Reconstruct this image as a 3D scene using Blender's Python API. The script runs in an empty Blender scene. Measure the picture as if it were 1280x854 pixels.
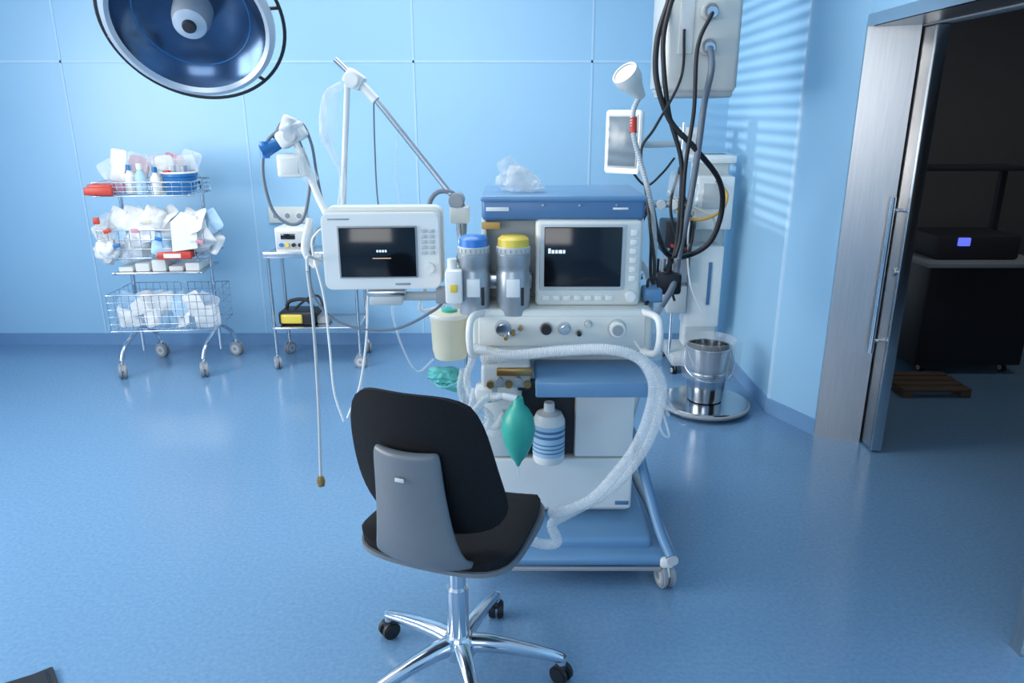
import bpy, bmesh, math, random
from mathutils import Vector, Matrix, noise, Euler
random.seed(7)
sc = bpy.context.scene
try:
    sc.view_settings.view_transform = 'Standard'
except Exception:
    pass
V = Vector
COL = sc.collection

# ------------------------------------------------------------------ materials
def mat(name, col, rough=0.5, metal=0.0, var=0.06, scale=12, alpha=1.0, bump=0.0,
        emit=None, es=0.0, coat=0.0, stretch=None, spec=None):
    m = bpy.data.materials.new(name); m.use_nodes = True
    nt = m.node_tree; b = nt.nodes['Principled BSDF']
    tc = nt.nodes.new('ShaderNodeTexCoord')
    mp = nt.nodes.new('ShaderNodeMapping')
    if stretch: mp.inputs['Scale'].default_value = stretch
    nz = nt.nodes.new('ShaderNodeTexNoise'); nz.inputs['Scale'].default_value = scale
    nz.inputs['Detail'].default_value = 4
    rp = nt.nodes.new('ShaderNodeMapRange')
    rp.inputs['To Min'].default_value = 1 - var; rp.inputs['To Max'].default_value = 1 + var
    mx = nt.nodes.new('ShaderNodeVectorMath'); mx.operation = 'SCALE'
    mx.inputs[0].default_value = col
    nt.links.new(tc.outputs['Object'], mp.inputs['Vector'])
    nt.links.new(mp.outputs['Vector'], nz.inputs['Vector'])
    nt.links.new(nz.outputs['Fac'], rp.inputs['Value'])
    nt.links.new(rp.outputs['Result'], mx.inputs['Scale'])
    nt.links.new(mx.outputs['Vector'], b.inputs['Base Color'])
    b.inputs['Roughness'].default_value = rough
    b.inputs['Metallic'].default_value = metal
    b.inputs['Alpha'].default_value = alpha
    b.inputs['Coat Weight'].default_value = coat
    if spec is not None: b.inputs['Specular IOR Level'].default_value = spec
    if emit:
        b.inputs['Emission Color'].default_value = (*emit, 1)
        b.inputs['Emission Strength'].default_value = es
    if bump:
        bp = nt.nodes.new('ShaderNodeBump'); bp.inputs['Strength'].default_value = bump
        bp.inputs['Distance'].default_value = 0.01
        nt.links.new(nz.outputs['Fac'], bp.inputs['Height'])
        nt.links.new(bp.outputs['Normal'], b.inputs['Normal'])
    return m

M_wall = mat('blue_wall_paint', (0.335, 0.59, 0.80), 0.36, var=0.04, scale=1.2)
M_seam = mat('wall_seam', (0.45, 0.67, 0.85), 0.5)
M_base = mat('baseboard_blue', (0.17, 0.33, 0.55), 0.4)
M_ceil = mat('ceiling_white', (0.78, 0.8, 0.82), 0.8)
M_white = mat('white_enamel', (0.80, 0.82, 0.80), 0.35, var=0.03)
M_offw = mat('offwhite_plastic', (0.72, 0.74, 0.70), 0.45, var=0.04)
M_grey = mat('grey_plastic', (0.30, 0.33, 0.36), 0.5, var=0.05)
M_lgrey = mat('light_grey_plastic', (0.52, 0.56, 0.57), 0.45, var=0.05)
M_blue = mat('machine_blue', (0.075, 0.18, 0.35), 0.4, var=0.05)
M_lblue = mat('tray_blue', (0.13, 0.28, 0.47), 0.35, var=0.05)
M_chrome = mat('chrome', (0.75, 0.78, 0.82), 0.15, 1.0, var=0.03)
M_steel = mat('brushed_steel', (0.56, 0.55, 0.54), 0.33, 1.0, var=0.12, scale=18, stretch=(6, 6, 0.3))
M_steel2 = mat('steel', (0.60, 0.62, 0.64), 0.25, 1.0, var=0.08)
M_pail = mat('pail_steel', (0.50, 0.52, 0.54), 0.16, 1.0, var=0.08)
M_black = mat('black_fabric', (0.008, 0.009, 0.011), 0.85, var=0.3, scale=150, bump=0.15, spec=0.25)
M_bplast = mat('black_plastic', (0.015, 0.016, 0.02), 0.4, var=0.2)
M_rubber = mat('black_rubber', (0.012, 0.013, 0.016), 0.5, var=0.2)
M_chairg = mat('chair_grey_plastic', (0.15, 0.17, 0.19), 0.42, var=0.05, scale=30)
M_screen = mat('screen_glass', (0.006, 0.007, 0.010), 0.12, var=0.1)
M_hose = mat('clear_hose', (0.70, 0.76, 0.79), 0.2, var=0.04, alpha=0.42)
M_clear = mat('clear_plastic', (0.80, 0.85, 0.88), 0.10, var=0.05, alpha=0.28)
M_bag = mat('white_plastic_bag', (0.80, 0.83, 0.84), 0.3, var=0.08, scale=25, alpha=0.85)
M_pouch = mat('paper_pouch', (0.74, 0.76, 0.76), 0.5, var=0.08, scale=8)
M_pouchb = mat('light_blue_pouch', (0.38, 0.58, 0.75), 0.45, var=0.08, scale=8)
M_liner = mat('clear_liner', (0.75, 0.80, 0.84), 0.08, var=0.05, alpha=0.14)
M_wtube = mat('white_tube', (0.80, 0.82, 0.82), 0.4, var=0.04)
M_gtube = mat('grey_tube', (0.16, 0.20, 0.25), 0.4)
M_green = mat('green_breathing_bag', (0.04, 0.42, 0.33), 0.4, var=0.12, scale=20)
M_teal = mat('teal_plastic', (0.10, 0.50, 0.48), 0.4, var=0.2, alpha=0.85)
M_red = mat('red_plastic', (0.55, 0.05, 0.03), 0.4)
M_blueP = mat('blue_plastic', (0.02, 0.16, 0.42), 0.35)
M_bluebr = mat('bright_blue_cap', (0.03, 0.20, 0.60), 0.35)
M_yel = mat('yellow_cap', (0.75, 0.58, 0.08), 0.4)
M_beige = mat('beige_plastic', (0.62, 0.60, 0.46), 0.4)
M_brass = mat('brass', (0.42, 0.26, 0.10), 0.35, 0.9)
M_dial = mat('vapor_metal', (0.36, 0.40, 0.43), 0.35, 0.45, var=0.08)
M_dark = mat('dark_recess', (0.02, 0.022, 0.03), 0.6)
M_lampin = mat('lamp_reflector', (0.06, 0.11, 0.20), 0.18, 0.75, var=0.8, scale=5)
M_lamprim = mat('lamp_rim', (0.50, 0.58, 0.66), 0.3, 0.3)
M_orange = mat('orange_cable', (0.55, 0.32, 0.08), 0.45)
M_pink = mat('pink_label', (0.6, 0.28, 0.36), 0.5)
M_txtw = mat('screen_text_white', (0.6, 0.7, 0.8), 0.5, emit=(0.6, 0.75, 0.9), es=0.9)
M_txto = mat('screen_text_orange', (0.6, 0.35, 0.2), 0.5, emit=(0.7, 0.5, 0.35), es=0.35)
M_purple = mat('purple_display', (0.1, 0.1, 0.6), 0.4, emit=(0.15, 0.2, 1.0), es=0.9)
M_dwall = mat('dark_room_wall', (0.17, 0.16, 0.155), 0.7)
M_wood = mat('pallet_wood', (0.10, 0.07, 0.05), 0.7, var=0.3)
M_frame = mat('window_frame_white', (0.7, 0.72, 0.74), 0.4)
M_gscreen = mat('grey_screen', (.18, .23, .27), .2)

# floor with speckle
M_floor = bpy.data.materials.new('blue_linoleum'); M_floor.use_nodes = True
nt = M_floor.node_tree; b = nt.nodes['Principled BSDF']
tc = nt.nodes.new('ShaderNodeTexCoord')
n1 = nt.nodes.new('ShaderNodeTexNoise'); n1.inputs['Scale'].default_value = 70; n1.inputs['Detail'].default_value = 5
n2 = nt.nodes.new('ShaderNodeTexNoise'); n2.inputs['Scale'].default_value = 2.0
cr = nt.nodes.new('ShaderNodeValToRGB')
cr.color_ramp.elements[0].position = 0.28; cr.color_ramp.elements[0].color = (0.132, 0.262, 0.435, 1)
cr.color_ramp.elements[1].position = 0.74; cr.color_ramp.elements[1].color = (0.178, 0.328, 0.500, 1)
nt.links.new(tc.outputs['Object'], n1.inputs['Vector']); nt.links.new(tc.outputs['Object'], n2.inputs['Vector'])
nt.links.new(n1.outputs['Fac'], cr.inputs['Fac']); nt.links.new(cr.outputs['Color'], b.inputs['Base Color'])
mr = nt.nodes.new('ShaderNodeMapRange'); mr.inputs['To Min'].default_value = 0.14; mr.inputs['To Max'].default_value = 0.24
nt.links.new(n2.outputs['Fac'], mr.inputs['Value']); nt.links.new(mr.outputs['Result'], b.inputs['Roughness'])
b.inputs['Specular IOR Level'].default_value = 0.6
bp = nt.nodes.new('ShaderNodeBump'); bp.inputs['Strength'].default_value = 0.035; bp.inputs['Distance'].default_value = 0.01
nt.links.new(n1.outputs['Fac'], bp.inputs['Height']); nt.links.new(bp.outputs['Normal'], b.inputs['Normal'])

# ------------------------------------------------------------------ builders
def finish(bm, name, m, loc=(0, 0, 0), parent=None, smooth=True, ang=38):
    bmesh.ops.recalc_face_normals(bm, faces=bm.faces)
    me = bpy.data.meshes.new(name); bm.to_mesh(me); bm.free()
    if m: me.materials.append(m)
    if smooth:
        me.polygons.foreach_set('use_smooth', [True]*len(me.polygons))
        try: me.set_sharp_from_angle(angle=math.radians(ang))
        except Exception: pass
    ob = bpy.data.objects.new(name, me); COL.objects.link(ob)
    ob.location = loc
    if parent: ob.parent = parent
    return ob

def catmull(pts, n=10):
    P = [V(p) for p in pts]
    if len(P) < 3: return P
    P = [P[0]*2-P[1]] + P + [P[-1]*2-P[-2]]
    out = []
    for i in range(1, len(P)-2):
        for k in range(n):
            t = k/n
            out.append(0.5*((2*P[i])+(P[i+1]-P[i-1])*t+(2*P[i-1]-5*P[i]+4*P[i+1]-P[i+2])*t*t
                            + (3*P[i]-P[i-1]-3*P[i+1]+P[i+2])*t**3))
    out.append(P[-2])
    return out

def resample(pts, step):
    out = [pts[0]]; acc = 0; last = pts[0]
    for p in pts[1:]:
        d = (p-last).length
        while acc + d >= step and d > 1e-9:
            q = last + (p-last)*((step-acc)/d)
            out.append(q); last = q; d = (p-last).length; acc = 0
        acc += d; last = p
    if (out[-1]-pts[-1]).length > 1e-5: out.append(pts[-1])
    return out

class G:
    """a top-level Empty with parts; coordinates given in world space when world=True"""
    def __init__(s, name, loc, rot=0.0, world=False):
        s.e = bpy.data.objects.new(name, None); COL.objects.link(s.e)
        s.e.location = loc; s.e.rotation_euler = (0, 0, rot); s.e.empty_display_size = 0.1
        s.off = V(loc) if world else V((0, 0, 0))
    def fin(s, bm, name, m, **k):
        bmesh.ops.translate(bm, verts=bm.verts, vec=-s.off)
        return finish(bm, name, m, parent=s.e, **k)
    def box(s, name, x0, x1, y0, y1, z0, z1, m, bev=0.004, seg=2, rot=None, piv=None):
        bm = bmesh.new(); bmesh.ops.create_cube(bm, size=1)
        c = V(((x0+x1)/2, (y0+y1)/2, (z0+z1)/2))
        for v in bm.verts:
            v.co = V((v.co.x*(x1-x0), v.co.y*(y1-y0), v.co.z*(z1-z0)))
        if bev: bmesh.ops.bevel(bm, geom=bm.edges[:], offset=min(bev, 0.49*min(x1-x0, y1-y0, z1-z0)), segments=seg, affect='EDGES', profile=0.5)
        if rot: bmesh.ops.rotate(bm, verts=bm.verts, cent=(V(piv)-c if piv else V((0,0,0))), matrix=rot)
        bmesh.ops.translate(bm, verts=bm.verts, vec=c)
        return s.fin(bm, name, m)
    def cyl(s, name, p1, p2, r, m, r2=None, seg=20, bev=0.0):
        p1 = V(p1); p2 = V(p2); d = p2-p1
        bm = bmesh.new()
        bmesh.ops.create_cone(bm, cap_ends=True, segments=seg, radius1=r, radius2=r if r2 is None else r2, depth=d.length)
        if bev:
            ed = [e for e in bm.edges if abs(e.verts[0].co.z-e.verts[1].co.z) < 1e-6]
            bmesh.ops.bevel(bm, geom=ed, offset=bev, segments=2, affect='EDGES')
        q = d.to_track_quat('Z', 'Y').to_matrix()
        bmesh.ops.rotate(bm, verts=bm.verts, cent=(0, 0, 0), matrix=q)
        bmesh.ops.translate(bm, verts=bm.verts, vec=(p1+p2)/2)
        return s.fin(bm, name, m)
    def tube(s, name, pts, r, m, cor=0.0, pitch=0.011, seg=10, straight=False, closed=False, step=None, rfun=None):
        P = [V(p) for p in pts] if straight else catmull(pts, 14)
        if cor: P = resample(P, pitch/4)
        elif step: P = resample(P, step)
        bm = bmesh.new(); rings = []
        n = len(P); up = None
        for i, p in enumerate(P):
            t = (P[min(i+1, n-1)]-P[max(i-1, 0)]).normalized()
            if up is None:
                up = V((0, 0, 1)) if abs(t.z) < 0.9 else V((1, 0, 0))
            up = (up-t*up.dot(t))
            if up.length < 1e-4: up = t.orthogonal()
            up.normalize(); sd = t.cross(up)
            rr = r*(1+cor*math.cos(i*math.pi/2)) if cor else r
            if rfun: rr = rfun(i/(n-1))
            rings.append([bm.verts.new(p+(up*math.cos(a)+sd*math.sin(a))*rr) for a in [2*math.pi*k/seg for k in range(seg)]])
        for i in range(n-1):
            for k in range(seg):
                bm.faces.new((rings[i][k], rings[i][(k+1) % seg], rings[i+1][(k+1) % seg], rings[i+1][k]))
        bm.faces.new(rings[0][::-1]); bm.faces.new(rings[-1])
        return s.fin(bm, name, m, ang=60)
    def lathe(s, name, prof, o, m, axis=(0, 0, 1), seg=32, ang=38):
        bm = bmesh.new(); rings = []
        for r, z in prof:
            rings.append([bm.verts.new((max(r, 1e-4)*math.cos(2*math.pi*k/seg), max(r, 1e-4)*math.sin(2*math.pi*k/seg), z)) for k in range(seg)])
        for i in range(len(rings)-1):
            for k in range(seg):
                bm.faces.new((rings[i][k], rings[i][(k+1) % seg], rings[i+1][(k+1) % seg], rings[i+1][k]))
        q = V(axis).to_track_quat('Z', 'Y').to_matrix()
        bmesh.ops.rotate(bm, verts=bm.verts, cent=(0, 0, 0), matrix=q)
        bmesh.ops.translate(bm, verts=bm.verts, vec=V(o))
        return s.fin(bm, name, m, ang=ang)
    def torus(s, name, c, R, r, m, axis=(0, 0, 1), seg=40, sx=1, sy=1):
        bm = bmesh.new(); rings = []
        for i in range(seg):
            a = 2*math.pi*i/seg
            rings.append([bm.verts.new(((R+r*math.cos(q))*math.cos(a)*sx, (R+r*math.cos(q))*math.sin(a)*sy, r*math.sin(q))) for q in [2*math.pi*k/8 for k in range(8)]])
        for i in range(seg):
            for k in range(8):
                bm.faces.new((rings[i][k], rings[i][(k+1) % 8], rings[(i+1) % seg][(k+1) % 8], rings[(i+1) % seg][k]))
        q = V(axis).to_track_quat('Z', 'Y').to_matrix()
        bmesh.ops.rotate(bm, verts=bm.verts, cent=(0, 0, 0), matrix=q)
        bmesh.ops.translate(bm, verts=bm.verts, vec=V(c))
        return s.fin(bm, name, m, ang=60)
    def prism(s, name, poly, o, ux, uy, depth, m, bev=0.0):
        """extrude 2D poly (in ux,uy plane at o) by depth along ux x uy"""
        o, ux, uy = V(o), V(ux), V(uy); n = ux.cross(uy).normalized()*depth
        bm = bmesh.new()
        a = [bm.verts.new(o+ux*x+uy*y) for x, y in poly]
        b_ = [bm.verts.new(o+ux*x+uy*y+n) for x, y in poly]
        bm.faces.new(a); bm.faces.new(b_[::-1])
        for i in range(len(poly)):
            j = (i+1) % len(poly); bm.faces.new((a[i], b_[i], b_[j], a[j]))
        bmesh.ops.recalc_face_normals(bm, faces=bm.faces)
        if bev:
            ed = [e for e in bm.edges if e.calc_face_angle(0) > 0.5]
            bmesh.ops.bevel(bm, geom=ed, offset=bev, segments=2, affect='EDGES')
        return s.fin(bm, name, m)
    def blob(s, name, c, sx, sy, sz, m, amp=0.25, seed=0, sub=4):
        """softly crumpled film bag"""
        bm = bmesh.new(); bmesh.ops.create_icosphere(bm, subdivisions=sub, radius=1)
        for v in bm.verts:
            n = v.co.normalized()
            p = n*1.1+V((seed*3.1, seed*1.7, seed))
            w_ = V((noise.noise(p*1.3), noise.noise(p*1.3+V((7, 0, 0))), noise.noise(p*1.3+V((0, 9, 0)))))
            q_ = p+w_*0.9
            d = noise.noise(q_)*0.9+0.55*(0.4-abs(noise.noise(q_*2.0)))+0.18*(0.4-abs(noise.noise(q_*4.2)))
            q = n*(0.88+amp*d*1.5)
            v.co = V((q.x*sx, q.y*sy, q.z*sz))
        bmesh.ops.translate(bm, verts=bm.verts, vec=V(c))
        return s.fin(bm, name, m, ang=60)
    def disk(s, name, fn, m, n=4.5, rings=10, seg=56):
        bm = bmesh.new()
        def layer(side):
            c = bm.verts.new(fn(0, 0, side)); R = []
            for i in range(1, rings+1):
                rr = math.sin(i/rings*math.pi/2)
                row = []
                for k in range(seg):
                    a = 2*math.pi*k/seg; ca, sa = math.cos(a), math.sin(a)
                    rad = (abs(ca)**n+abs(sa)**n)**(-1/n)
                    row.append(bm.verts.new(fn(ca*rad*rr, sa*rad*rr, side)))
                R.append(row)
            for k in range(seg): bm.faces.new((c, R[0][k], R[0][(k+1) % seg]))
            for i in range(rings-1):
                for k in range(seg):
                    bm.faces.new((R[i][k], R[i+1][k], R[i+1][(k+1) % seg], R[i][(k+1) % seg]))
            return R[-1]
        a = layer(0); b_ = layer(1)
        for k in range(seg): bm.faces.new((a[k], b_[k], b_[(k+1) % seg], a[(k+1) % seg]))
        return s.fin(bm, name, m, ang=50)
    def pouch(s, name, c, w_, h_, t_, rot, m, seed=0):
        """sealed flat packet, pillow-shaped with wrinkles"""
        R = Euler(rot).to_matrix(); c = V(c)
        def fn(x, y, side):
            e = max(abs(x), abs(y))
            z = (t_*(1-e**2.2)+.0008)*(1 if side else -1)
            z += .006*noise.noise(V((x*2.2, y*2.2, seed)))+.02*w_/.12*noise.noise(V((x*.8, y*.8, seed+5)))
            return c+R@V((x*w_/2, y*h_/2, z))
        return s.disk(name, fn, m, n=9, rings=6, seg=32)
    def caster(s, name, x, y, r=0.05, w=0.03, m=None, dirn=0.3, top=None, mw=None):
        top = top or r*2.3
        a = V((math.cos(dirn), math.sin(dirn), 0))
        for i, sg in enumerate((-1, 1)):
            c = V((x, y, r))+a*sg*w*0.45
            s.cyl(name+'_wheel_%d' % i, c-a*w*0.32, c+a*w*0.32, r, mw or M_rubber, seg=24, bev=r*0.12)
            s.cyl(name+'_disc_%d' % i, c-a*w*0.36, c+a*w*0.36, r*.62, M_lgrey, seg=20)
        s.cyl(name+'_hub', V((x, y, r))-a*w*0.85, V((x, y, r))+a*w*0.85, r*0.28, M_grey, seg=14)
        s.prism(name+'_fork', [(-r*0.75, r*0.2), (-r*0.3, r*1.25), (r*0.35, r*1.35), (r*0.8, r*0.9), (r*0.4, 0), (0, -r*0.1)], V((x, y, r))-a*w*0.12,
                V((-a.y, a.x, 0)), (0, 0, 1), w*0.24, m or M_steel2)
        s.cyl(name+'_stem', (x, y, r*1.2), (x, y, top), r*0.22, M_chrome, seg=12)

def rrect(w, h, r, n=5):
    out = []
    for cx, cy, a0 in ((w/2-r, h/2-r, 0), (-w/2+r, h/2-r, 90), (-w/2+r, -h/2+r, 180), (w/2-r, -h/2+r, 270)):
        for i in range(n+1):
            a = math.radians(a0+90*i/n); out.append((cx+r*math.cos(a), cy+r*math.sin(a)))
    return out

def solid(name, poly, z0, z1, m):
    bm = bmesh.new()
    a = [bm.verts.new((x, y, z0)) for x, y in poly]; b_ = [bm.verts.new((x, y, z1)) for x, y in poly]
    bm.faces.new(a); bm.faces.new(b_[::-1])
    for i in range(len(poly)):
        j = (i+1) % len(poly); bm.faces.new((a[i], b_[i], b_[j], a[j]))
    return finish(bm, name, m, smooth=False)
def rect(x0, x1, y0, y1): return [(x0, y0), (x1, y0), (x1, y1), (x0, y1)]

# ------------------------------------------------------------------ room shell
XL, YB, YF, H = -3.9, 5.1, -2.4, 2.9
solid('floor', rect(XL-0.15, 4.8, YF-0.15, 7.0), -0.1, 0.0, M_floor)
solid('ceiling', rect(XL-0.15, 4.8, YF-0.15, 7.0), H, H+0.1, M_ceil)
solid('wall_back', rect(XL-0.15, 1.43, YB, YB+0.15), 0, H, M_wall)
WY0, WY1, WZ0, WZ1 = 0.0, 3.0, 0.95, 2.45
W2A, W2B, W2Z0, W2Z1 = 3.60, 4.34, 1.66, 2.50      # added unseen opening with slats, sized to stripe the pier wall
solid('wall_left', rect(XL-0.15, XL, YF-0.15, WY0), 0, H, M_wall)
solid('wall_left.001', rect(XL-0.15, XL, WY1, W2A), 0, H, M_wall)
solid('wall_left.002', rect(XL-0.15, XL, WY0, WY1), 0, WZ0, M_wall)
solid('wall_left.003', rect(XL-0.15, XL, WY0, WY1), WZ1, H, M_wall)
solid('wall_left.004', rect(XL-0.15, XL, W2B, YB), 0, H, M_wall)
solid('wall_left.005', rect(XL-0.15, XL, W2A, W2B), 0, W2Z0, M_wall)
solid('wall_left.006', rect(XL-0.15, XL, W2A, W2B), W2Z1, H, M_wall)
solid('wall_front', rect(XL, 1.76, YF-0.15, YF), 0, H, M_wall)
solid('wall_right', [(1.43, 5.25), (1.43, 3.83), (1.58, 3.52), (1.755, 3.46), (1.755, 5.25)], 0, H, M_wall)
solid('wall_right.001', rect(1.58, 1.755, YF-0.15, 1.9), 0, H, M_wall)
solid('wall_right.002', [(1.58, 1.9), (1.755, 1.9), (1.755, 3.46), (1.58, 3.52)], 2.0, H, M_wall)
solid('baseboard_back', rect(XL, 1.43, YB-0.012, YB), 0, 0.085, M_base)
solid('baseboard_left', rect(XL, XL+0.012, YF, YB-0.012), 0, 0.085, M_base)
solid('baseboard_right', [(1.43, YB-0.012), (1.418, YB-0.012), (1.418, 3.828), (1.569, 3.512), (1.58, 3.52), (1.43, 3.83)], 0, 0.085, M_base)
for i, x in enumerate((-2.93, -1.77, -0.64, 0.52)):
    solid('trim_%d' % (i+1), rect(x-0.006, x+0.006, YB-0.004, YB), 0.085, H, M_seam)
solid('trim_5', rect(XL, 1.43, YB-0.004, YB), 1.915, 1.93, M_seam)
solid('trim_10', [(1.424, 3.835), (1.43, 3.822), (1.438, 3.815), (1.446, 3.818), (1.43, 3.845)], 0.085, H, M_seam)
solid('trim_6', [(1.572, 3.528), (1.565, 3.50), (1.765, 3.425), (1.765, 3.46), (1.755, 3.458), (1.58, 3.522)], 0, 2.0, M_steel)
solid('trim_7', rect(1.565, 1.765, 1.9, 3.46), 1.965, 2.0, M_steel)
solid('trim_8', rect(1.562, 1.58, 1.9, 3.50), 1.965, 2.015, M_steel2)
solid('trim_9', rect(1.565, 1.765, 1.88, 1.93), 0, 1.965, M_steel)

d = G('door_1', (1.79, 3.6, 0), world=True)
d.box('leaf', 1.775, 1.815, 3.315, 4.5, 0.012, 1.955, M_steel, 0.003)
d.box('leaf_edge', 1.770, 1.82, 3.305, 3.33, 0.012, 1.955, M_steel2, 0.003)
d.cyl('handle', (1.725, 3.37, 0.50), (1.725, 3.37, 1.24), 0.013, M_chrome)
for i, z in enumerate((0.56, 1.18)):
    d.cyl('handle_post_%d' % i, (1.725, 3.37, z), (1.776, 3.37, z), 0.009, M_chrome)
d.cyl('lock', (1.76, 3.35, 0.9), (1.777, 3.35, 0.9), 0.02, M_steel2)
d.box('top_track', 1.77, 1.84, 1.95, 4.6, 1.96, 2.0, M_grey, 0.002)

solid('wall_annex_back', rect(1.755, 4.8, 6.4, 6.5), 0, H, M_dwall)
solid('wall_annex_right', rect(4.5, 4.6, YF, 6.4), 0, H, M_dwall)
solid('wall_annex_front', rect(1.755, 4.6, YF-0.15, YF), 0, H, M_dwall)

def window(name, p0, ux, w, z0, z1, n, slats=0):
    g = G(name, p0)
    ux = V(ux); n = V(n)
    L = w
    def bar(nm, a, b_, c0, c1):
        g.prism(nm, [(a, c0), (b_, c0), (b_, c1), (a, c1)], V((0, 0, 0))-n*0.03, ux, (0, 0, 1), 0.06, M_frame)
    f = .06 if not slats else .02
    bar('frame_left', 0, f, z0, z1); bar('frame_right', L-f, L, z0, z1)
    bar('frame_bottom', f, L-f, z0, z0+f); bar('frame_top', f, L-f, z1-f, z1)
    if not slats: bar('mullion', L/2-0.03, L/2+0.03, z0+0.06, z1-0.06)
    for i in range(slats):
        z = z0+f+(z1-z0-2*f)*(i+.5)/slats
        h = (z1-z0-2*f)/slats*.5
        g.prism('stripe_slat_%d' % i, [(f, z-h/2), (L-f, z-h/2), (L-f, z+h/2), (f, z+h/2)], n*0.0, ux, (0, 0, 1), 0.002, M_frame)
window('window_1', (XL-0.05, WY0, 0), (0, 1, 0), WY1-WY0, WZ0, WZ1, (1, 0, 0))
window('stripe_mask_window', (XL-0.05, W2A, 0), (0, 1, 0), W2B-W2A, W2Z0, W2Z1, (1, 0, 0), slats=22)  # added out of view, slats cut the outside spot into stripes

# ------------------------------------------------------------------ lights
def area(name, loc, rot, sx, sy, power, col):
    l = bpy.data.lights.new(name, 'AREA'); l.shape = 'RECTANGLE'; l.size = sx; l.size_y = sy
    l.energy = power; l.color = col
    o = bpy.data.objects.new(name, l); COL.objects.link(o); o.location = loc; o.rotation_euler = rot
    return o
area('daylight_window', (XL-0.1, (WY0+WY1)/2, (WZ0+WZ1)/2), (0, math.radians(-90), 0), WZ1-WZ0, WY1-WY0, 165, (1.0, 0.98, 0.95))
area('ceiling_fill_light', (-1.0, 3.3, H-0.02), (0, 0, 0), 2.4, 1.2, 52, (1.0, 0.98, 0.96))  # added soft fill from above, no lit ceiling fitting here
area('window_rear_light', (-1.2, YF+0.02, 1.8), (math.radians(90), 0, 0), 2.4, 1.2, 45, (1.0, 0.98, 0.95))
area('annex_fill_light', (3.4, 4.0, H-0.02), (0, 0, 0), 0.6, 0.6, 7, (1.0, 0.93, 0.86))  # added dim fill to lift the unlit adjoining room
sp = bpy.data.lights.new('stripe_spot_outside', 'SPOT'); sp.energy = 2600; sp.shadow_soft_size = 0.02  # added spot beyond the left wall, throws stripes on the pier
sp.spot_size = math.radians(18); sp.spot_blend = 0.2; sp.color = (1.0, 0.97, 0.92)
so = bpy.data.objects.new('stripe_spot_outside', sp); COL.objects.link(so); so.location = (-9.9, 3.4, 2.45)
so.rotation_euler = (V((XL, (W2A+W2B)/2, (W2Z0+W2Z1)/2))-V(so.location)).to_track_quat('-Z', 'Y').to_euler()
w = bpy.data.worlds.new('World'); sc.world = w; w.use_nodes = True
w.node_tree.nodes['Background'].inputs[0].default_value = (0.7, 0.85, 1.0, 1)
w.node_tree.nodes['Background'].inputs[1].default_value = 0.6

# ------------------------------------------------------------------ surgical lamp
LC = V((-1.21, 3.0, 1.93))
ax = V((0.12, -0.80, -0.60)).normalized()
g = G('surgical_light', (LC.x, LC.y, LC.z), world=True)
K = .88
def kp(p): return [(r*K, z*K) for r, z in p]
g.lathe('dome', kp([(0.0, -0.17), (0.12, -0.165), (0.24, -0.12), (0.32, -0.05), (0.345, 0.0), (0.345, 0.022), (0.325, 0.028), (0.315, 0.022)]), LC, M_lamprim, ax, 64)
g.lathe('reflector', kp([(0.318, 0.018), (0.30, -0.005), (0.24, -0.05), (0.16, -0.085), (0.07, -0.10), (0.0, -0.105)]), LC, M_lampin, ax, 64)
g.lathe('rim_ring', kp([(0.308, 0.025), (0.325, 0.038), (0.345, 0.03), (0.35, 0.01), (0.345, -0.004)]), LC, M_lamprim, ax, 64)
g.torus('bumper_rail', LC+ax*-0.015+V((.008, 0, -.01)), 0.376*K, 0.007, M_bplast, ax, 72)
g.lathe('centre_hub', [(0.0, 0.03), (0.04, 0.028), (0.060, 0.018), (0.070, -0.02), (0.074, -0.09)], LC, M_lamprim, ax, 32)
g.lathe('hub_cap', [(0.0, 0.045), (0.022, 0.043), (0.026, 0.035), (0.026, 0.025)], LC, M_dark, ax, 24)
s1 = ax.orthogonal().normalized(); s2 = ax.cross(s1)
for i in range(6):
    a = i*math.pi/3+0.3; dv = s1*math.cos(a)+s2*math.sin(a)
    g.cyl('rail_clip_%d' % i, LC+dv*0.335*K, LC+dv*0.376*K-ax*0.015+V((.008, 0, -.01)), 0.007, M_bplast, seg=10)
g.torus('reflector_ring', LC-ax*0.045, 0.21, 0.003, M_blueP, ax, 64)
g.tube('yoke', [LC-ax*0.14, LC-ax*0.24+V((0, 0.02, 0.08)), LC+V((-0.15, 0.3, 0.45)), LC+V((-0.3, 0.5, 0.62))], 0.025, M_white)
g.tube('spring_arm', [LC+V((-0.3, 0.5, 0.60)), LC+V((-0.5, 0.9, 0.72))], 0.035, M_white, straight=True)
g.cyl('ceiling_stem', LC+V((-0.5, 0.9, 0.68)), LC+V((-0.5, 0.9, H-LC.z)), 0.045, M_white)
g.cyl('ceiling_cover', LC+V((-0.5, 0.9, H-LC.z-0.06)), LC+V((-0.5, 0.9, H-LC.z)), 0.14, M_white)

# ------------------------------------------------------------------ wire basket helper
def basket(g, nm, x0, x1, y0, y1, z0, z1, m, nx=10, ny=6, nz=3, r=0.0022):
    for i in range(nz+1):
        z = z0+(z1-z0)*i/nz
        g.tube('%s_ring_%d' % (nm, i), [(x0, y0, z), (x1, y0, z), (x1, y1, z), (x0, y1, z), (x0, y0, z)], r*(2 if i in (0, nz) else 1), m, straight=True, seg=6)
    for i in range(nx+1):
        x = x0+(x1-x0)*i/nx
        g.tube('%s_wx_%d' % (nm, i), [(x, y0, z1), (x, y0, z0), (x, y1, z0), (x, y1, z1)], r, m, straight=True, seg=5)
    for i in range(1, ny):
        y = y0+(y1-y0)*i/ny
        g.tube('%s_wy_%d' % (nm, i), [(x0, y, z1), (x0, y, z0), (x1, y, z0), (x1, y, z1)], r, m, straight=True, seg=5)

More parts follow.
